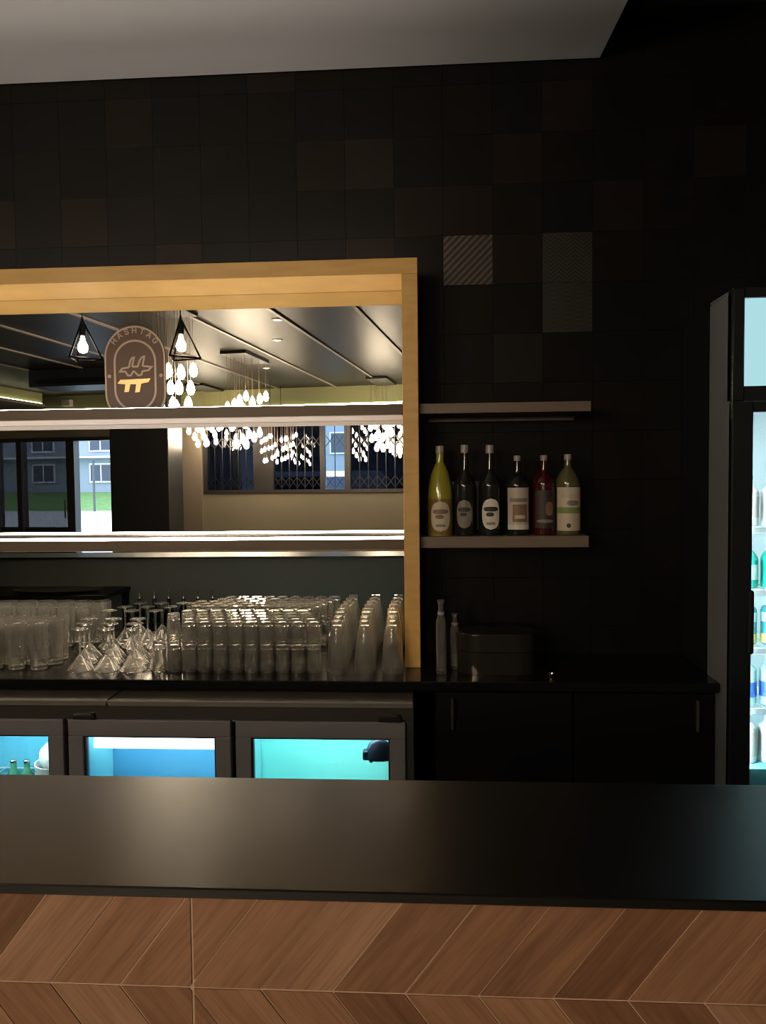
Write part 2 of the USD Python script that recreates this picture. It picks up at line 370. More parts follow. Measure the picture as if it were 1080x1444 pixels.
def arc_text(txt, radius, cz, a0, a1, height, inward=False):
    for k, ch in enumerate(txt):
        t = math.radians(a0 + (a1-a0)*k/(len(txt)-1))
        m = meshkit.text_mesh(ch, height, .0015, bold=True); b = m.bounds; m.apply_translation([-(b[0][0]+b[1][0])/2, -(0 if True else 0)-height/2, 0])
        turn = t - math.pi/2 if not inward else t + math.pi/2
        m.apply_transform(trimesh.transformations.rotation_matrix(turn, [0, 0, 1]))
        m.apply_translation([radius*math.cos(t), radius*math.sin(t), 0])
        v = m.vertices.copy(); m.vertices = np.stack([ECX+v[:, 0], ey-.0038-v[:, 2], cz+v[:, 1]], -1); m.fix_normals()
        part(em, 'letter', m, 'plaque_line')
arc_text('HASHTAG', EW*.425, ECZ+EH/2-EW/2, 143, 37, .024)
arc_text('BISTRO', EW*.425, ECZ-EH/2+EW/2, 218, 322, .022, inward=True)
# hash sign: outlined upper half, gold lower half
def P(pts): return Polygon([(ECX + x, ECZ + z) for x, z in pts])
up = P([(-.075, .012), (-.060, .032), (-.030, .037), (-.024, .062), (-.014, .078), (.002, .080), (-.008, .040), (.010, .040), (.020, .068), (.034, .082), (.048, .083), (.038, .042), (.082, .036),
        (.062, .016), (.036, .012), (.030, -.004), (.012, -.006), (-.006, .012), (-.016, -.005), (-.034, -.006), (-.046, .012)])
part(em, 'hash_outline', ext(up.difference(up.buffer(-.0078)), ey-.0055, ey-.0038), 'plaque_line')
lo = P([(-.080, -.036), (-.066, -.020), (.068, -.016), (.058, -.032), (.026, -.038), (.018, -.074), (-.002, -.076), (.004, -.040), (-.022, -.040), (-.030, -.072), (-.050, -.074), (-.044, -.040)])
part(em, 'hash_foot', ext(lo, ey-.0055, ey-.0038), 'plaque_gold', label='gold lower half of the hash sign')

def mirror_shelf(z0, z1, label, under=False):
    s = thing('mirror_shelf', label, 'shelf')
    part(s, 'board', bx(FX0+fw+.001, FX1-fw-.001, FY, 3.192, W(z0), W(z1), .0012), 'shelf_board')
    part(s, 'under_panel', bx(FX0+fw+.002, FX1-fw-.002, FY+.004, 3.190, W(z0-.002), W(z0)-.0002), 'shelf_lit_underside', label='underside paled with the strip glow put into its colour')  # added sheet, lighter than the board to stand for strip light from below
    part(s, 'led_strip', bx(FX0+fw+.02, FX1-fw-.004, FY+.006, FY+.135, W(z1), W(z1+.004)), 'led_strip', label='bright white light strip')
    if under: part(s, 'under_strip', bx(FX0+fw+.02, FX1-fw-.004, FY+.10, FY+.15, W(z0-.006), W(z0-.0021)), 'under_led', label='light strip under the shelf')
    return s
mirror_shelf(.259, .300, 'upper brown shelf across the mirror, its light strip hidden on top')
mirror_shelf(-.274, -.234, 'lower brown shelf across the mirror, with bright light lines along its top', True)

# ------------------------------------------------------------------ shelves with bottles on the tiled wall
def wall_shelf(z0, z1, x1, label):
    s = thing('wall_shelf', label, 'shelf')
    part(s, 'board', bx(-.034, x1, 2.98, 3.198, W(z0), W(z1), .0015), 'wall_shelf_board')
    part(s, 'cleat', bx(0.0, x1-.03, 3.17, 3.198, W(z0-.02), W(z0), .002), 'wall_shelf_board')
wall_shelf(.264, .304, .640, 'empty brown shelf on the tiled wall, above the bottles')
wall_shelf(-.272, -.226, .632, 'brown shelf on the tiled wall holding six bottles')
SH = W(-.226)

def label_sheet(r, z0, z1, half, oval=False, t=.0012, x_rot=0.0, n=18):
    """a paper label bent round a bottle of radius r, centred on its front (-y)"""
    v, f = [], []
    rows = 21 if oval else 2
    for i in range(rows):
        s = i/(rows-1); z = z0 + (z1-z0)*s
        h = half*(max(0, 1-abs(2*s-1)**2.6)**(1/2.2) if oval else 1)
        for k in range(n+1):
            a = -math.pi/2 + x_rot - h + 2*h*k/n
            v.append(((r+t)*math.cos(a), (r+t)*math.sin(a), z))
    for i in range(rows-1):
        for k in range(n):
            A = i*(n+1)+k; f += [(A, A+1, A+n+2), (A, A+n+2, A+n+1)]
    return trimesh.Trimesh(v, f, process=False)

def bottle(name, label, x, y, z, prof, mat, cap=None, labels=(), group=None, cat='bottle', capmat='cap_grey', rotz=0):
    b = thing(name, label, cat, (x, y, z), rotz, group)
    part(b, 'glass_body', lathe(prof, 24), mat, smooth=35)
    if cap: part(b, 'cap', lathe(cap, 16), capmat, smooth=35)
    for (nm, mt, args, kids) in labels:
        l = part(b, nm, label_sheet(*args), mt, smooth=60)
        for (kn, km, kargs) in kids: part(l, kn, label_sheet(*kargs), km, smooth=60)
    return b
def prof(r, h, shoulder, neck_r, neck_z):
    """outer profile of a bottle"""
    return [(0, 0), (r*.92, 0), (r, .006), (r, shoulder), (r*.94, shoulder+(neck_z-shoulder)*.25), (r*.70, shoulder+(neck_z-shoulder)*.6), (neck_r*1.15, neck_z-.004), (neck_r, neck_z+.006), (neck_r, h), (0, h)]
def prof_cone(r, h, shoulder, neck_r, neck_z):
    return [(0, 0), (r*.92, 0), (r, .006), (r, shoulder), (r*.93, shoulder+(neck_z-shoulder)*.35), (r*.72, shoulder+(neck_z-shoulder)*.72), (neck_r*1.2, neck_z), (neck_r, neck_z+.008), (neck_r, h), (0, h)]
def capprof(r, z0, z1): return [(0, z0), (r, z0), (r, z1-.002), (r-.002, z1), (0, z1)]
BY = 3.055
K = BY/FPX
def oval_label(r, z0, z1, half, paper, ink='ink', rot=0.0):
    h = z1-z0
    return ('paper_label', paper, (r, z0, z1, half, True, .0012, rot),
            [('word_band', ink, (r, z0+.58*h, z0+.74*h, half*.78, True, .0018, rot)), ('bird_mark', ink, (r, z0+.42*h, z0+.56*h, half*.42, True, .0018, rot-.08)), ('fine_print', 'paper_dim', (r, z0+.16*h, z0+.24*h, half*.45, False, .0018, rot))])
def xs(px): return (px-604.0)*K - .0
# six bottles, left to right
bottle('liqueur_bottle', 'yellow liqueur bottle with an oval white label, next to the gold frame', xs(616.5)+.012, BY, SH, prof_cone(.052, .335, .150, .016, .292), 'glass_yellow', capprof(.018, .335, .365),
       [oval_label(.052, .018, .140, .80, 'paper_cream', 'ink_brown'), ('amber_band', 'glass_amber', (.0508, .006, .150, 3.13, False, .0014, 0, 30), [])])
bottle('liqueur_bottle', 'dark bottle with a dim grey oval label, second from the gold frame', xs(655), BY, SH, prof(.045, .335, .200, .014, .262), 'glass_dark', capprof(.016, .335, .368), [oval_label(.045, .030, .145, .72, 'paper_dim', 'ink', -.1)])
bottle('liqueur_bottle', 'dark bottle with a bright white oval label, third from the gold frame', xs(690), BY, SH, prof(.047, .332, .200, .015, .262), 'glass_dark', capprof(.017, .332, .366), [oval_label(.047, .024, .150, .80, 'paper_white')])
r = .049
bottle('spirit_bottle', 'dark bottle with a square beige label, beside the red bottle', xs(728), BY, SH, prof(r, .300, .200, .013, .255), 'glass_dark', capprof(.014, .300, .322),
       [('paper_label', 'paper_rose', (r, .024, .192, .98), [('tan_panel', 'ink_brown', (r, .055, .125, .60, False, .0018, .1)), ('word_band', 'paper_dim', (r, .135, .150, .75, False, .0018)), ('fine_print', 'paper_cream', (r, .068, .082, .45, False, .0024, .1)), ('base_band', 'paper_white', (r, .024, .044, .97, False, .0018))])])
bottle('spirit_bottle', 'red bottle with a dark picture label, between two beige labels', xs(764.5), BY, SH, prof(.046, .300, .205, .013, .258), 'glass_red', capprof(.014, .300, .322),
       [('paper_label', 'ink', (.046, .030, .180, .95), [('picture', 'ink_brown', (.046, .078, .135, .35, True, .0018, .35)), ('word_band', 'paper_dim', (.046, .050, .064, .75, True, .0018, -.05))])])
bottle('spirit_bottle', 'pale green bottle with a beige and green label, last on the shelf', xs(797.5), BY, SH, prof(.050, .302, .205, .014, .275), 'glass_pale', capprof(.015, .302, .325),
       [('paper_label', 'paper_cream', (.050, .018, .192, 1.10), [('green_band', 'ink_green', (.050, .088, .112, 1.08, False, .0018)), ('leaf_print', 'paper_dim', (.050, .118, .140, .50, True, .0016, .25)), ('seal', 'ink', (.050, .030, .048, .16, True, .0022, -.1)), ('word_band', 'paper_rose', (.050, .150, .165, .7, False, .0018))])])

# ------------------------------------------------------------------ back counter
CT = -.747                                  # its top
bc = thing('back_counter', 'black polished stone back counter under the mirror and the bottle shelves', 'counter')
part(bc, 'worktop', bx(-2.9, 1.050, 2.74, 3.198, W(CT-.036), W(CT), .003), 'granite')
part(bc, 'cabinet_body', bx(.02, 1.046, 2.80, 3.19, .08, W(CT-.037)), 'cabinet_black')
part(bc, 'plinth', bx(.04, 1.04, 2.86, 3.19, 0, .08), 'cabinet_black')
for a, b in ((.024, .530), (.536, 1.042)):
    d = part(bc, 'cabinet_door', bx(a, b, 2.778, 2.799, .09, W(CT-.05), .003), 'cabinet_black')
    hx = a+.06 if a < .3 else b-.06
    part(d, 'bar_handle', bx(hx-.006, hx+.006, 2.758, 2.777, W(CT-.19), W(CT-.07), .004), 'steel_dark')
part(bc, 'end_panel', bx(-2.9, -2.86, 2.80, 3.19, 0, W(CT-.037)), 'cabinet_black')

# ------------------------------------------------------------------ under counter fridge with three glass doors
UX0, UX1, UY, UT = -2.02, -.060, 2.68, -.808
uf = thing('undercounter_fridge', 'grey steel back bar fridge with three lit glass doors', 'fridge')
part(uf, 'top_plate', bx(UX0, -1.205, UY-.006, 3.15, W(UT-.022), W(UT), .003), 'steel_top')
part(uf, 'top_plate', bx(-1.200, UX1, UY-.006, 3.15, W(UT-.022), W(UT), .003), 'steel_top')
part(uf, 'header', bx(UX0, UX1, UY+.012, 3.14, W(UT-.075), W(UT-.0225), .002), 'steel_dark')
for a, b in ((UX0, UX0+.028), (UX1-.028, UX1)): part(uf, 'side_panel', bx(a, b, UY+.012, 3.14, .06, W(UT-.0755), .002), 'steel_dark')
part(uf, 'base', bx(UX0, UX1, UY+.03, 3.14, .0, .058, .002), 'steel_dark')
for a, b in ((UX0+.028, UX0+.06), (UX1-.060, UX1-.028)): part(uf, 'edge_cover', bx(a, b, UY+.0365, UY+.049, .09, W(UT-.0905)), 'fridge_black')
part(uf, 'floor_liner', bx(UX0+.03, UX1-.03, UY+.05, 3.058, .06, .09), 'liner')
part(uf, 'ceiling_liner', bx(UX0+.03, UX1-.03, UY+.05, 3.058, W(UT-.090), W(UT-.0765)), 'liner_white')
DW = [(-1.985, -1.376), (-1.358, -.738), (-.720, -.090)]
DZ0, DZ1 = .075, W(-.884)
for a, b in ((-1.376, -1.358), (-.738, -.720)):
    part(uf, 'mullion_cover', bx(a-.03, b+.03, UY+.0365, UY+.044, .09, W(UT-.0905)), 'fridge_black')
    part(uf, 'mullion', bx(a-.008, b+.008, UY+.045, 3.05, .09, W(UT-.0905)), 'liner')
for k, (a, b) in enumerate(DW):
    part(uf, 'back_liner', bx(a-.006, b+.006, 3.06, 3.138, .06, W(UT-.0765)), ('liner_sky', 'liner_blue', 'liner_cyan')[k])
    fwid, ft = .058, .062
    d = part(uf, 'door', join(bx(a, b, UY, UY+.036, DZ1-ft, DZ1, .003), bx(a, b, UY, UY+.036, DZ0, DZ0+.07, .003), bx(a, a+fwid, UY, UY+.036, DZ0+.07, DZ1-ft, .003), bx(b-fwid, b, UY, UY+.036, DZ0+.07, DZ1-ft, .003)), 'door_grey')
    part(d, 'gasket', join(bx(a+fwid-.001, b-fwid+.001, UY+.010, UY+.034, DZ1-ft-.006, DZ1-ft), bx(a+fwid, a+fwid+.006, UY+.010, UY+.034, DZ0+.07, DZ1-ft-.006), bx(b-fwid-.006, b-fwid, UY+.010, UY+.034, DZ0+.07, DZ1-ft-.006)), 'gasket')
    part(d, 'pane', bx(a+fwid+.006, b-fwid-.006, UY+.018, UY+.022, DZ0+.072, DZ1-ft-.007), 'pane')
    hx = b-.10 if k == 2 else a+.02
    part(uf, 'hinge', join(bx(hx, hx+.085, UY-.004, UY+.013, DZ1+.002, DZ1+.018, .003), tube((hx+.075, UY+.010, DZ1-.001), (hx+.075, UY+.010, DZ1+.026), .009)), 'black_satin')
    part(uf, 'light_tube', bx(a+.10, b-.09, UY+.052, UY+.070, W(UT-.118), W(UT-.0915), .004), 'fridge_tube')
    if k == 1: part(uf, 'light_diffuser', bx(a+.062, b-.062, UY+.075, UY+.10, W(-1.020), W(-.960), .004), 'fridge_diffuser', label='white glowing light diffuser')
    for z in ((.22, .407) if k == 0 else (.22, .36)):
        part(uf, 'wire_shelf', join(*[tube((a+.06+q*(b-a-.12)/9, UY+.08, z), (a+.06+q*(b-a-.12)/9, 3.05, z), .002, 5) for q in range(10)], tube((a+.04, UY+.09, z), (b-.04, UY+.09, z), .003, 6), tube((a+.04, 3.04, z), (b-.04, 3.04, z), .003, 6)), 'wire_white')
# dark domed fan cover hanging in the last compartment
fan = lathe([(0, 0), (.052, 0), (.056, .006), (.052, .030), (.040, .048), (.022, .058), (0, .061)], 20); fan.apply_scale([.95, .5, 1.25]); fan.apply_translation([-.190, 2.735, W(-1.040)])
part(uf, 'fan_cover', join(fan, bx(-.252, -.222, 2.72, 2.752, W(-1.041), W(-1.006), .004), bx(-.228, -.214, 2.727, 2.745, W(-1.052), W(-1.036), .003), bx(-.193, -.187, 2.732, 2.738, W(-.966), W(UT-.090))), 'navy_plastic', smooth=40, label='dark domed fan cover')
tub = thing('drinks_tub', 'white heaped tub behind the lit fridge door cut by the frame edge', 'tub', (-1.485, 2.86, .4105))
part(tub, 'bucket', lathe([(0, 0), (.075, 0), (.095, .10), (.090, .10), (.072, .006), (0, .006)], 20), 'white_plastic', smooth=40)
hp = trimesh.creation.icosphere(3, .088); hp.vertices[:, 2] *= .75; hp.vertices *= (1 + .18*(meshkit.fbm(hp.vertices*18, 3, 4)-.5))[:, None]; hp.apply_translation([.01, 0, .122])
part(tub, 'ice_heap', hp, 'white_plastic', smooth=True)
for i, (x, lab) in enumerate(((-1.66, 'green bottle in the fridge beside the white tub'), (-1.605, 'green bottle pressed against the white tub in the fridge'), (-1.76, 'green bottle in the fridge, farthest from the white tub'))):
    bottle('beer_bottle', lab, x, 2.83, .4105, [(0, 0), (.026, 0), (.028, .005), (.028, .05), (.012, .075), (.011, .105), (0, .105)], 'green_leafy', capprof(.0125, .105, .113), capmat='chrome')

# ------------------------------------------------------------------ upright fridge
RX0, RY, RT = 1.056, 2.667, .640
uz = thing('upright_fridge', 'tall glass door drinks fridge with a lit header beside the back counter', 'fridge')
RX1 = RX0 + .70
part(uz, 'side_panel', bx(RX0, RX0+.03, RY+.012, 2.885, .09, W(RT), .004), 'fridge_grey')
part(uz, 'side_panel', bx(RX1-.03, RX1, RY+.012, 2.885, .09, W(RT), .004), 'fridge_grey')
part(uz, 'back_body', join(bx(RX0+.006, RX1-.006, 3.10, 3.19, .09, W(RT-.02)), bx(RX0+.006, RX0+.03, 2.886, 3.10, .09, W(RT-.02)), bx(RX1-.03, RX1-.006, 2.886, 3.10, .09, W(RT-.02))), 'fridge_black')
part(uz, 'top_panel', bx(RX0+.001, RX1-.001, RY+.012, 2.885, W(RT), W(RT+.012), .003), 'fridge_grey')
part(uz, 'plinth', bx(RX0+.01, RX1-.01, RY+.03, 3.15, .0, .088), 'fridge_black')
part(uz, 'back_liner', bx(RX0+.031, RX1-.031, 3.085, 3.098, .10, W(RT-.36)), 'liner_white')
part(uz, 'inner_liner', bx(RX0+.031, RX0+.040, 2.70, 3.08, .10, W(RT-.36)), 'liner_white')
part(uz, 'floor_liner', bx(RX0+.041, RX1-.031, 2.70, 3.08, .10, W(-1.045)), 'liner')
hd = part(uz, 'header', join(bx(RX0, RX0+.040, RY, RY+.05, W(.262), W(RT+.012), .004), bx(RX1-.04, RX1, RY, RY+.05, W(.262), W(RT+.012), .004), bx(RX0+.04, RX1-.04, RY, RY+.05, W(.262), W(.314)), bx(RX0+.04, RX1-.04, RY, RY+.05, W(.618), W(RT+.012))), 'fridge_black')
part(hd, 'sign_panel', bx(RX0+.041, RX1-.041, RY+.012, RY+.020, W(.3145), W(.6175)), 'sign_light', label='glowing pale blue header panel')
part(hd, 'edge_trim', bx(RX0-.003, RX0-.0002, RY, RY+.012, W(.20), W(RT+.013)), 'chrome')
dd = part(uz, 'door', join(bx(RX0, RX0+.072, RY, RY+.032, .10, W(.260), .004), bx(RX1-.08, RX1, RY, RY+.032, .10, W(.260), .004), bx(RX0+.072, RX1-.08, RY, RY+.032, W(.225), W(.260)), bx(RX0+.072, RX1-.08, RY, RY+.032, .10, .19)), 'fridge_black')
part(dd, 'pane', bx(RX0+.073, RX1-.081, RY+.012, RY+.017, .191, W(.224)), 'pane')
part(dd, 'pull_handle', bx(RX0+.054, RX0+.073, RY-.022, RY-.001, W(-.62), W(-.395), .006), 'fridge_black')
part(uz, 'light_tube', tube((RX0+.052, RY+.046, .25), (RX0+.052, RY+.046, W(.20)), .007), 'cooler_tube')
part(uz, 'light_tube', tube((RX1-.10, RY+.052, .25), (RX1-.10, RY+.052, W(.20)), .009), 'cooler_tube')
SHELF = [-.190, -.415, -.625, -.845]
for z in SHELF:
    part(uz, 'wire_shelf', join(*[tube((RX0+.06+q*.0525, 2.74, W(z)), (RX0+.06+q*.0525, 3.08, W(z)), .0025, 5) for q in range(12)], bx(RX0+.045, RX1-.035, 2.722, 2.734, W(z-.012), W(z+.012), .002)), 'wire_white')
def pack(z, items, group):
    for k, (nm, lab, cat, fn) in enumerate(items): fn(nm, lab, cat, RX0 + .105 + k*.083, 2.785, W(z) + (.013 if z > -1 else .0008))
def milk(nm, lab, cat, x, y, z):
    b = thing(nm, lab, cat, (x, y, z)); part(b, 'body', lathe(prof(.036, .165, .12, .014, .148), 20), 'white_plastic', smooth=40); part(b, 'cap', lathe(capprof(.016, .165, .182), 14), 'liner', smooth=40)
    l = part(b, 'paper_label', label_sheet(.036, .03, .105, 1.2), 'paper_white', smooth=60); part(l, 'word_band', label_sheet(.036, .05, .085, .12, False, .0018, -.35), 'cap_grey', smooth=60)
def teal(nm, lab, cat, x, y, z):
    b = thing(nm, lab, cat, (x, y, z)); part(b, 'glass_body', lathe(prof(.036, .165, .10, .013, .14), 20), 'glass_teal', smooth=40); part(b, 'cap', lathe(capprof(.0145, .165, .176), 14), 'chrome', smooth=40)
    part(b, 'neck_label', label_sheet(.036, .03, .085, .5, False, .0012, .3), 'glass_mint', smooth=60)
def can(nm, lab, cat, x, y, z):
    b = thing(nm, lab, cat, (x, y, z)); part(b, 'body', lathe([(0, 0), (.026, 0), (.033, .01), (.033, .125), (.027, .138), (0, .136)], 20), 'can_teal', smooth=40)
    part(b, 'yellow_band', label_sheet(.033, .008, .042, 3.1, False, .0008, 0, 28), 'yellow_print', smooth=60); part(b, 'mint_band', label_sheet(.033, .085, .120, 3.1, False, .0008, 0, 28), 'glass_mint', smooth=60)
def bluelab(nm, lab, cat, x, y, z):
    b = thing(nm, lab, cat, (x, y, z)); part(b, 'body', lathe(prof(.034, .165, .125, .013, .15), 20), 'glass_mint', smooth=40); part(b, 'cap', lathe(capprof(.0145, .165, .18), 14), 'white_plastic', smooth=40)
    part(b, 'paper_label', label_sheet(.034, .03, .085, 2.2, False, .0012, 0, 28), 'blue_print', smooth=60)
def jug(nm, lab, cat, x, y, z):
    b = thing(nm, lab, cat, (x, y, z)); part(b, 'body', lathe(prof(.039, .165, .125, .016, .148), 20), 'white_plastic', smooth=40); part(b, 'cap', lathe(capprof(.018, .165, .185), 14), 'glass_mint', smooth=40)
    l = part(b, 'paper_label', label_sheet(.039, .025, .115, 1.3), 'paper_white', smooth=60); part(l, 'word_band', label_sheet(.039, .035, .100, .10, False, .0018, -.3), 'cap_grey', smooth=60)
for z, nm, cat, what, fn in ((-.190, 'drink_bottle', 'bottle', 'white bottle', milk), (-.415, 'drink_bottle', 'bottle', 'teal green bottle', teal), (-.625, 'drink_can', 'can', 'teal and yellow can', can), (-.845, 'drink_bottle', 'bottle', 'blue labelled bottle', bluelab), (-1.045, 'drink_bottle', 'bottle', 'large white labelled bottle', jug)):
    row = {-.190: 'top shelf', -.415: 'second shelf', -.625: 'third shelf', -.845: 'fourth shelf', -1.045: 'floor'}[z]
    pack(z, [(nm, f'{what} on the {row} of the upright fridge, {w}', cat, fn) for w in ('nearest the door edge', 'behind the door glass')], None)

# ------------------------------------------------------------------ glassware on the back counter
GZ = W(CT) + .0006
ORD = ['first', 'second', 'third', 'fourth', 'fifth', 'sixth', 'seventh', 'eighth', 'ninth', 'tenth', 'eleventh', 'twelfth']
ROWN = ['front row', 'second row', 'third row', 'fourth row', 'fifth row']
def lay(name, cat, mk, label, group, spots):
    first = None
    for (x, y, z, i, j) in spots:
        lab = label.format(ROWN[j], ORD[i])
        if first is None:
            first = thing(name, lab, cat, (x, y, z), 0, group); mk(first); first.GetPrim()
        else: copy(first, lab, (x, y, z), rnd.uniform(0, 6), group)
def tumbler(t):      # stands on its rim, the heavy base on top
    part(t, 'cup', lathe([(.0285, 0), (.030, .001), (.0262, .100), (.0245, .1035), (0, .1035), (0, .090), (.0232, .088), (.0272, .004)], 18), 'glass', smooth=40)
def tumbler_short(t):
    part(t, 'cup', lathe([(.0285, 0), (.030, .001), (.0262, .088), (.0245, .0915), (0, .0915), (0, .078), (.0232, .076), (.0272, .004)], 18), 'glass', smooth=40)
def pint(t):
    part(t, 'cup', lathe([(0, 0), (.030, 0), (.032, .004), (.043, .176), (.0425, .178), (.0405, .177), (.0298, .014), (0, .011)], 22), 'glass', smooth=40)
def martini(t):      # stands on its rim: bowl below, stem and foot above
    part(t, 'bowl', lathe([(.050, 0), (.0515, .001), (.005, .062), (0, .064), (0, .058), (.0035, .056), (.0490, .002)], 20), 'glass', smooth=40)
    part(t, 'stem', lathe([(0, .064), (.0045, .062), (.0036, .10), (.0048, .158), (0, .158)], 10), 'glass', smooth=50)
    part(t, 'foot', lathe([(0, .158), (.006, .158), (.034, .1645), (.034, .167), (0, .167)], 20), 'glass', smooth=40)
def pilsner(t):      # stands on its rim, narrow foot on top
    part(t, 'cup', lathe([(.0405, 0), (.042, .001), (.0425, .03), (.036, .10), (.024, .165), (.020, .185), (.0205, .203), (0, .203), (0, .186), (.017, .182), (.0215, .164), (.0338, .10), (.0403, .03), (.0392, .004)], 22), 'glass', smooth=40)
lay('pint_glass', 'glass', pint, 'tall upright pint glass, {}, {} from the cocktail glasses', 'pint glasses under the mirror',
    [(-1.58 - .094*i + (.02 if j % 2 else 0), 2.90 + .088*j, GZ, i, j) for j in range(3) for i in range(7)])
lay('martini_glass', 'glass', martini, 'upturned stemmed cocktail glass, {}, {} from the tumblers', 'stemmed cocktail glasses under the mirror',
    [(-1.185 - .108*i - .03*j, 2.885 + .106*j, GZ, i, j) for j in range(3) for i in range(3)])
low, high = [], []
for j in range(5):
    for i in range(12):
        x = -.452 - .0625*i - .022*j; y = 2.880 + .064*j
        if x < -1.10: continue
        low.append((x, y, GZ, i, j))
        if not (i > 8 and j < 2 + (i-9)): high.append((x, y, GZ + .1042, i, j))
lay('tumbler', 'glass', tumbler, 'upturned tumbler in the lower stacked layer, {}, {} from the tapered beer glasses', 'lower layer of stacked tumblers', low)
lay('short_tumbler', 'glass', tumbler_short, 'upturned tumbler in the top stacked layer, {}, {} from the tapered beer glasses', 'top layer of stacked tumblers', high)
lay('pilsner_glass', 'glass', pilsner, 'upturned tapered beer glass, {}, {} from the gold frame post', 'upturned beer glasses near the frame post',
    [(-.145 - .108*i - .004*j, 2.880 + .090*j, GZ, i, j) for j in range(4) for i in range(3)])

# things on the counter right of the frame
def slim(x, y, label, h):
    b = thing('glass_bottle', label, 'bottle', (x, y, GZ))
    part(b, 'glass_body', lathe([(0, 0), (.018, 0), (.020, .004), (.020, h*.70), (.011, h*.80), (.010, h*.93), (.015, h), (.013, h), (.008, h*.93), (.009, h*.80), (.017, h*.69), (.017, .012), (0, .010)], 18), 'glass', smooth=40)
    part(b, 'collar', lathe([(.0112, h*.80), (.0135, h*.80), (.0135, h*.84), (.0112, h*.84)], 16), 'cap_grey', smooth=40)
slim(.045, 2.86, 'tall slim clear glass bottle on the counter beside the frame post', .285)
slim(.100, 2.93, 'shorter slim glass bottle half hidden by the dark tin', .22)
tin = thing('storage_tin', 'dark glossy steel tin with rounded corners on the back counter', 'tin', (.262, 2.93, GZ))
def rrect(w, d, r): return sbox(-w/2+r, -d/2+r, w/2-r, d/2-r).buffer(r, 8)
b_ = trimesh.creation.extrude_polygon(rrect(.31, .20, .085), .085, engine='earcut'); part(tin, 'base', b_, 'tin_dark', smooth=35)
l_ = trimesh.creation.extrude_polygon(rrect(.316, .206, .088), .064, engine='earcut'); l_.apply_translation([0, 0, .088]); part(tin, 'lid', l_, 'tin_dark', smooth=35)
t_ = trimesh.creation.extrude_polygon(rrect(.30, .19, .08), .004, engine='earcut'); t_.apply_translation([0, 0, .152]); part(tin, 'lid_rim', t_, 'tin_dark', smooth=35)
solo('jigger_cup', lathe([(0, 0), (.010, 0), (.014, .018), (.013, .018), (.009, .003), (0, .003)], 14), 'chrome', 'tiny shiny steel cup on the counter beside the dark tin', 'cup', (.455, 2.80, GZ), smooth=40)

# ------------------------------------------------------------------ front bar counter
BT, BF, BB = -.521, .919, 1.276
bar = thing('bar_counter', 'front bar counter with a black satin top and wood look chevron tiles', 'counter')
BX0, BX1 = -4.2, 3.0
part(bar, 'worktop', bx(BX0, BX1, BF, BB, W(BT-.014), W(BT), .002), 'worktop', label='black satin worktop')
part(bar, 'core', bx(BX0+.02, BX1-.02, .9372, 1.20, .0, W(BT-.0142)), 'grout_tan')
part(bar, 'staff_panel', bx(BX0+.02, BX1-.02, 1.201, 1.215, .0, W(BT-.0145)), 'under_panel')
scuff = Polygon([(0, 0), (.012, .004), (.016, .016), (.010, .030), (.005, .018)])
sm = trimesh.creation.extrude_polygon(scuff, .0004, engine='earcut'); sm.apply_translation([.468, 1.035, W(BT)+.0001]); part(bar, 'worktop_chip', sm, 'gasket')
# chevron planks: rows of slanted pieces cut by the tile joints
PY, ROWH, PITCH, SLANT, GAP = .935, .1285, .0945, .098, .0022
top = BT - .0146
joints = [-4.3, -2.715, -1.515, -.3145, .8855, 2.0855, 3.3]
rowz = [top - .1285 - k*ROWH for k in range(-1, 9)]
pk = 0
for ri in range(3):
    z1, z0 = rowz[ri], rowz[ri+1]
    dirn = 1 if ri % 2 == 0 else -1
    for a, b in zip(joints[:-1], joints[1:]):
        if b < -3 or a > 2.9: continue
        a, b = max(a, -3.0), min(b, 2.9)
        cell = sbox(a+GAP*.8, z0+GAP*.6, b-GAP*.8, z1-GAP*.6)
        x = -.032 - 40*PITCH
        while x < b + .3:
            q = Polygon([(x, z1), (x+PITCH, z1), (x+PITCH-dirn*SLANT, z0), (x-dirn*SLANT, z0)]).buffer(-GAP/2, join_style=2).intersection(cell) if dirn > 0 else \
                Polygon([(x-SLANT, z1), (x+PITCH-SLANT, z1), (x+PITCH, z0), (x, z0)]).buffer(-GAP/2, join_style=2).intersection(cell)
            if not q.is_empty and q.area > 1e-5 and q.geom_type == 'Polygon':
                rr = random.Random(int(x*1000)*7 + ri*91)
                m = ext(q, PY + rr.uniform(0, .0010), .9385); m.apply_translation([0, 0, EYE])
                part(bar, 'chevron_plank', m, f'plank_{"up" if dirn > 0 else "down"}_{rr.randrange(4)}')
            x += PITCH
part(bar, 'lower_cladding', bx(-3.0, 2.9, PY+.001, .9365, .0, W(rowz[3])-.001), 'plank_up_1')

# staff side of the bar, seen only in the mirror
bench = thing('work_bench', 'steel under bar bench on the staff side, seen dimly in the mirror', 'bench', (0, 0, 0))
part(bench, 'bench_top', bx(-3.6, -2.13, 1.217, 1.66, W(-.765), W(-.735), .004), 'black_metal')
part(bench, 'shelf_panel', bx(-3.6, -2.13, 1.23, 1.60, W(-1.25), W(-1.23), .003), 'black_metal')
for x in (-3.57, -2.16):
    for y in (1.24, 1.63): part(bench, 'leg', bx(x-.02, x+.02, y-.02, y+.02, 0, W(-.765), .003), 'black_metal')
tray = thing('serving_tray', 'grey oval tray lying on the under bar bench in the mirror', 'tray', (-2.52, 1.50, W(-.735)))
tr = lathe([(0, 0), (.15, 0), (.20, .022), (.205, .022), (.155, -.0), (.15, .004), (0, .004)], 28); tr.apply_scale([1.5, .7, 1]); part(tray, 'dish', tr, 'steel_dark', smooth=40)
rail = thing('speed_rail', 'black bottle rail on the staff side of the bar, seen in the mirror', 'rail', (0, 0, 0))
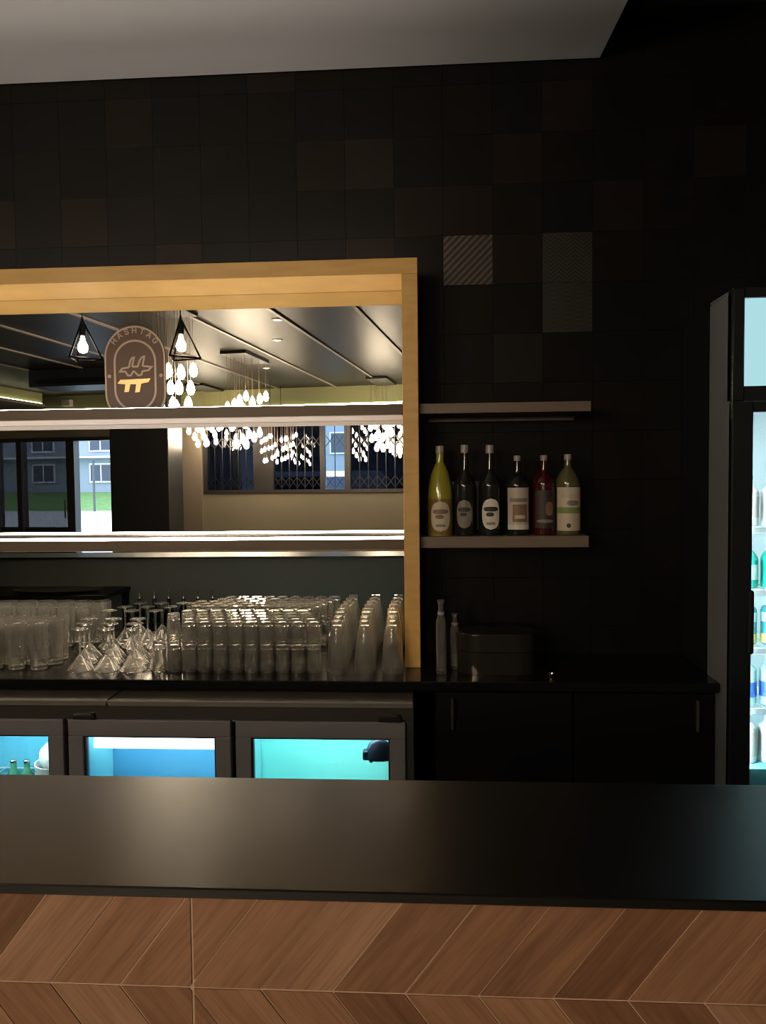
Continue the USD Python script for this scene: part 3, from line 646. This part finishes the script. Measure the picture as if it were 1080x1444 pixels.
part(rail, 'trough', join(bx(-2.11, -1.46, 1.216, 1.34, W(-1.10), W(-1.085)), bx(-2.11, -1.46, 1.328, 1.34, W(-1.085), W(-.98)), bx(-2.11, -2.10, 1.216, 1.328, W(-1.085), W(-.98)), bx(-1.47, -1.46, 1.216, 1.328, W(-1.085), W(-.98))), 'black_metal')
for k in range(6):
    b = thing('speed_bottle', f'dark liquor bottle with a steel pourer, {ORD[5-k]} in the rail from the gold post end', 'bottle', (-2.045+k*.105, 1.272, W(-1.0845)), 0, 'bottles in the bar rail')
    part(b, 'glass_body', lathe(prof(.036, .27, .17, .013, .225), 16), 'glass_dark', smooth=40); part(b, 'pourer', lathe([(0, .27), (.010, .27), (.006, .285), (.004, .325), (0, .325)], 10), 'chrome', smooth=40)

# ------------------------------------------------------------------ lamps of the dining room (seen in the mirror)
def pendant(x, y, zc, label, ceil):
    """open triangular wire cage with a bare bulb; zc is the apex"""
    t = thing('cage_pendant', label, 'lamp', (x, y, W(zc)), .3, 'cage pendants over the bar')
    a, h = .135, .285
    cor = [np.array([a*math.cos(q), a*math.sin(q), -h]) for q in (math.radians(90), math.radians(210), math.radians(330))]
    for c in cor: part(t, 'cage_rod', tube((0, 0, 0), c, .007), 'black_metal')
    for i in range(3): part(t, 'cage_rail', tube(cor[i], cor[(i+1) % 3], .007), 'black_metal')
    part(t, 'lamp_holder', lathe([(0, -.115), (.022, -.115), (.024, -.06), (.012, -.01), (.006, .02), (0, .02)], 14), 'black_satin', smooth=40)
    part(t, 'cord', tube((0, 0, .02), (0, 0, ceil-zc), .003, 6), 'black_satin')
    part(t, 'ceiling_rose', lathe([(0, ceil-zc-.03), (.05, ceil-zc-.03), (.05, ceil-zc-.001), (0, ceil-zc-.001)], 16), 'black_satin', smooth=40)
    part(t, 'bulb', lathe([(0, -.115), (.014, -.12), (.020, -.15), (.036, -.185), (.038, -.205), (.028, -.232), (0, -.244)], 16), 'bulb_light', smooth=True)
pendant(-2.49, 2*MIRROR_Y-5.3, 1.185, 'black triangular wire pendant with bare bulb, mirrored beside the emblem toward the frame edge', H_PANEL)
pendant(-1.765, 2*MIRROR_Y-5.3, 1.180, 'black triangular wire pendant with bare bulb, mirrored partly behind the emblem', H_PANEL)

def chandelier(u, v, zp, rows, ztop, zbot, label, rod=None, half=.46, wid=.17, scale=1.0, nmid=0):
    x, y, z = room_pt(u, v, 0)
    t = thing('drop_chandelier', label, 'chandelier', (x, y, 0), PHI, 'glass drop chandeliers of the dining room')
    part(t, 'ceiling_plate', bx(-wid-.03, wid+.03, -half-.05, half+.05, W(zp-.045), W(zp-.001) if rod is None else W(zp), .004), 'black_metal')
    if rod is not None:
        for s in (-1, 1): part(t, 'rod', tube((0, s*half*.7, W(zp)), (0, s*half*.7, W(rod)), .006, 6), 'black_metal')
    rr = random.Random(int(u*100) + int(v*10))
    for s in (-1, 1):
        for i in range(rows):
            f = i/(rows-1)
            yy = half*(-1 + 2*((i*3) % rows)/(rows-1))
            zz = ztop + (zbot-ztop)*f + rr.uniform(-.02, .02)
            xx = s*wid*(.95 - .50*f + rr.uniform(-.12, .12))
            r, h = .050*scale, .17*scale
            part(t, 'wire', tube((xx, yy, W(zz)), (xx, yy, W(zp-.045)), .0022, 5), 'plaque_line')
            part(t, 'glass_drop', lathe([(0, -h), (r*.6, -h+.012), (r, -h*.66), (r*.8, -h*.33), (r*.25, -.004), (0, 0)], 10) .apply_translation([xx, yy, W(zz)]), 'drop_light', smooth=True)
chandelier(-4.22, 10.9, H_CEIL, 10, 1.46, .68, 'chandelier of glowing glass drops under a black plate, mirrored mid room')
chandelier(-3.86, 7.5, H_CEIL, 9, 1.36, .86, 'chandelier of large glowing drops, mirrored right beside the emblem')
chandelier(-6.36, 14.15, H_CEIL, 7, 1.25, .86, 'chandelier of glowing drops, mirrored over the window corner by the pilaster')
chandelier(-4.85, 14.1, 1.20, 15, 1.00, .45, 'chandelier of many small drops hanging lowest, mirrored against the dark window', rod=H_CEIL, wid=.26, scale=.62)
chandelier(-2.72, 14.1, H_CEIL, 8, 1.25, .72, 'chandelier of glowing drops, mirrored next to the gold frame post')

cove = thing('cove_light', 'long warm light strip along the far wall cove', 'lamp', ROOM, PHI)
part(cove, 'strip', rbx(-10.4, 3.9, V0-.035, V0-.001, 1.5605, 1.585), 'cove_light')
bulk = thing('cove_box', 'dropped olive ceiling box with a light strip, at the cut off end of the mirror', 'ceiling box', ROOM, PHI)
part(bulk, 'box', rbx(-12.95, -10.12, 9.0, 14.3, 1.70, H_CEIL-.001), 'olive')
part(bulk, 'box_base', rbx(-12.95, -10.07, 8.95, 14.32, 1.64, 1.699, .004), 'pilaster')
part(bulk, 'strip', rbx(-10.118, -10.085, 9.0, 14.25, 1.70, 1.722), 'cove_light')
ac = thing('ceiling_unit', 'black box shaped ceiling unit mirrored behind the wire pendant', 'ceiling unit', ROOM, PHI)
part(ac, 'casing', rbx(-8.25, -6.15, 11.3, 12.0, 1.64, H_CEIL-.001, .01), 'black_satin'); part(ac, 'louvre', rbx(-8.1, -6.3, 11.29, 11.299, 1.68, 1.76, .002), 'black_metal')
sp = thing('wall_speaker', 'small grey box speaker high on the far wall beside the column', 'speaker', ROOM, PHI)
part(sp, 'cabinet', rbx(-9.95, -9.74, V0-.14, V0-.001, 1.70, 1.84, .006), 'cap_grey'); part(sp, 'grille', rbx(-9.93, -9.76, V0-.146, V0-.1405, 1.715, 1.825, .002), 'door_grey')
col = thing('column', 'wide glossy black column between the entrance and the window wall', 'column', ROOM, PHI)
part(col, 'shaft', rbx(-7.80, -6.60, 13.0, 13.6, -EYE, H_CEIL-.001, .01), 'black_satin'); part(col, 'base', rbx(-7.83, -6.57, 12.97, 13.63, -EYE, -EYE+.1, .004), 'black_satin')
for k, (u, v, lab) in enumerate(((-2.90, 8.56, 'recessed ceiling spotlight nearest the frame top in the mirror'), (-3.32, 9.77, 'recessed ceiling spotlight between the other two in the mirror'), (-4.32, 12.11, 'recessed ceiling spotlight beside the mid room chandelier in the mirror'))):
    x, y, z = room_pt(u, v, H_CEIL)
    d = thing('ceiling_spotlight', lab, 'lamp', (x, y, z), 0, 'recessed ceiling spotlights')
    part(d, 'trim_ring', lathe([(.045, -.012), (.075, -.006), (.075, -.0005), (.045, -.0005)], 20), 'batten', smooth=40)
    part(d, 'lens', lathe([(0, -.008), (.044, -.008), (.044, -.001), (0, -.001)], 20), 'down_light')

# ------------------------------------------------------------------ outdoors, beyond the entrance and the window
pave = solo('pavement', bx(-60, 30, -41.19, -15.05, -.20, -.04), 'asphalt', 'pale paved forecourt outside the entrance', 'pavement', ROOM, PHI)
lm = ext(Polygon([(41.2, -.30), (41.2, -.04), (52.3, .95), (52.9, .95), (52.9, -.30)]), -60, 30)        # (depth, height) profile drawn out sideways
lv = lm.vertices.copy(); lm.vertices = np.stack([-lv[:, 1]-30, -lv[:, 0], lv[:, 2]], -1); lm.fix_normals()
lawn = solo('lawn', lm, 'lawn_green', 'short green grass bank across the forecourt', 'grass', ROOM, PHI, kind='stuff')
hs = thing('house', 'pale blue house across the lawn, seen through the open entrance', 'house', (ROOM[0], ROOM[1], 0), PHI)
part(hs, 'wall', bx(-46, -24, -60, -53, 0, 6.2), 'house_wall')
gb = Polygon([(-47, 6.2), (-35, 9.6), (-23, 6.2)]); gm = ext(gb, -60.5, -52.5); part(hs, 'roof', gm, 'house_roof')
for k in range(4):
    for zz in (1.7, 4.1):
        x0 = -43.5 + k*5
        w_ = part(hs, 'window', bx(x0, x0+2.0, -52.99, -52.86, zz, zz+1.5), 'house_white'); part(w_, 'pane', bx(x0+.12, x0+.94, -52.87, -52.84, zz+.12, zz+1.38), 'house_pane'); part(w_, 'pane', bx(x0+1.06, x0+1.88, -52.87, -52.84, zz+.12, zz+1.38), 'house_pane')
part(hs, 'balcony', bx(-44, -26, -52.9, -52.2, 3.6, 3.75), 'house_white')
h2 = thing('house', 'grey blue house seen through the clear window pane', 'house', (ROOM[0], ROOM[1], 0), PHI)
part(h2, 'wall', bx(-19, 2, -61, -53, .0, 7.5), 'house_wall'); part(h2, 'roof', ext(Polygon([(-20, 7.5), (-9, 10.5), (3, 7.5)]), -61.5, -52.5), 'house_roof')
for k in range(5):
    x0 = -18 + k*3.9; w_ = part(h2, 'window', bx(x0, x0+1.7, -52.99, -52.86, 3.6, 5.2), 'house_white'); part(w_, 'pane', bx(x0+.1, x0+1.6, -52.87, -52.84, 3.7, 5.1), 'house_pane')
pl = thing('lamp_post', 'thin dark post at the edge of the lawn outside the entrance', 'post', (*room_pt(-25.2, 40.2)[:2], -.04))
part(pl, 'shaft', tube((0, 0, 0), (0, 0, 3.0), .07), 'pole_grey'); part(pl, 'head', bx(-.25, .25, -.06, .06, 3.0, 3.12, .01), 'pole_grey')
def van(u, v, label):
    vn = thing('van', label, 'van', (*room_pt(u, v)[:2], -.04), PHI)
    part(vn, 'body', bx(-2.4, 2.4, -.9, .9, .35, 2.1, .2), 'house_white'); part(vn, 'windscreen', bx(-2.2, 1.2, .895, .912, 1.25, 1.85, .02), 'house_pane')
    for sx in (-1.5, 1.5):
        for sy in (-.78, .78): part(vn, 'wheel', tube((sx, sy-.1, .34), (sx, sy+.1, .34), .34, 18), 'black_satin')
van(-31.5, 36, 'white van parked outside beyond the tinted entrance glass')
van(-8.6, 32, 'white van parked outside the clear window pane')
for u, w_ in ((-7.35, 'nearer the pilaster'), (-6.85, 'farther from the pilaster')):
    pq = thing('porch_pillar', f'slim white porch pillar seen through the window corner, {w_}', 'pillar', (*room_pt(u, 17.0)[:2], -.04), PHI)
    part(pq, 'shaft', bx(-.10, .10, -.10, .10, .12, 3.2, .01), 'house_white'); part(pq, 'base', bx(-.15, .15, -.15, .15, 0, .12, .01), 'house_white')
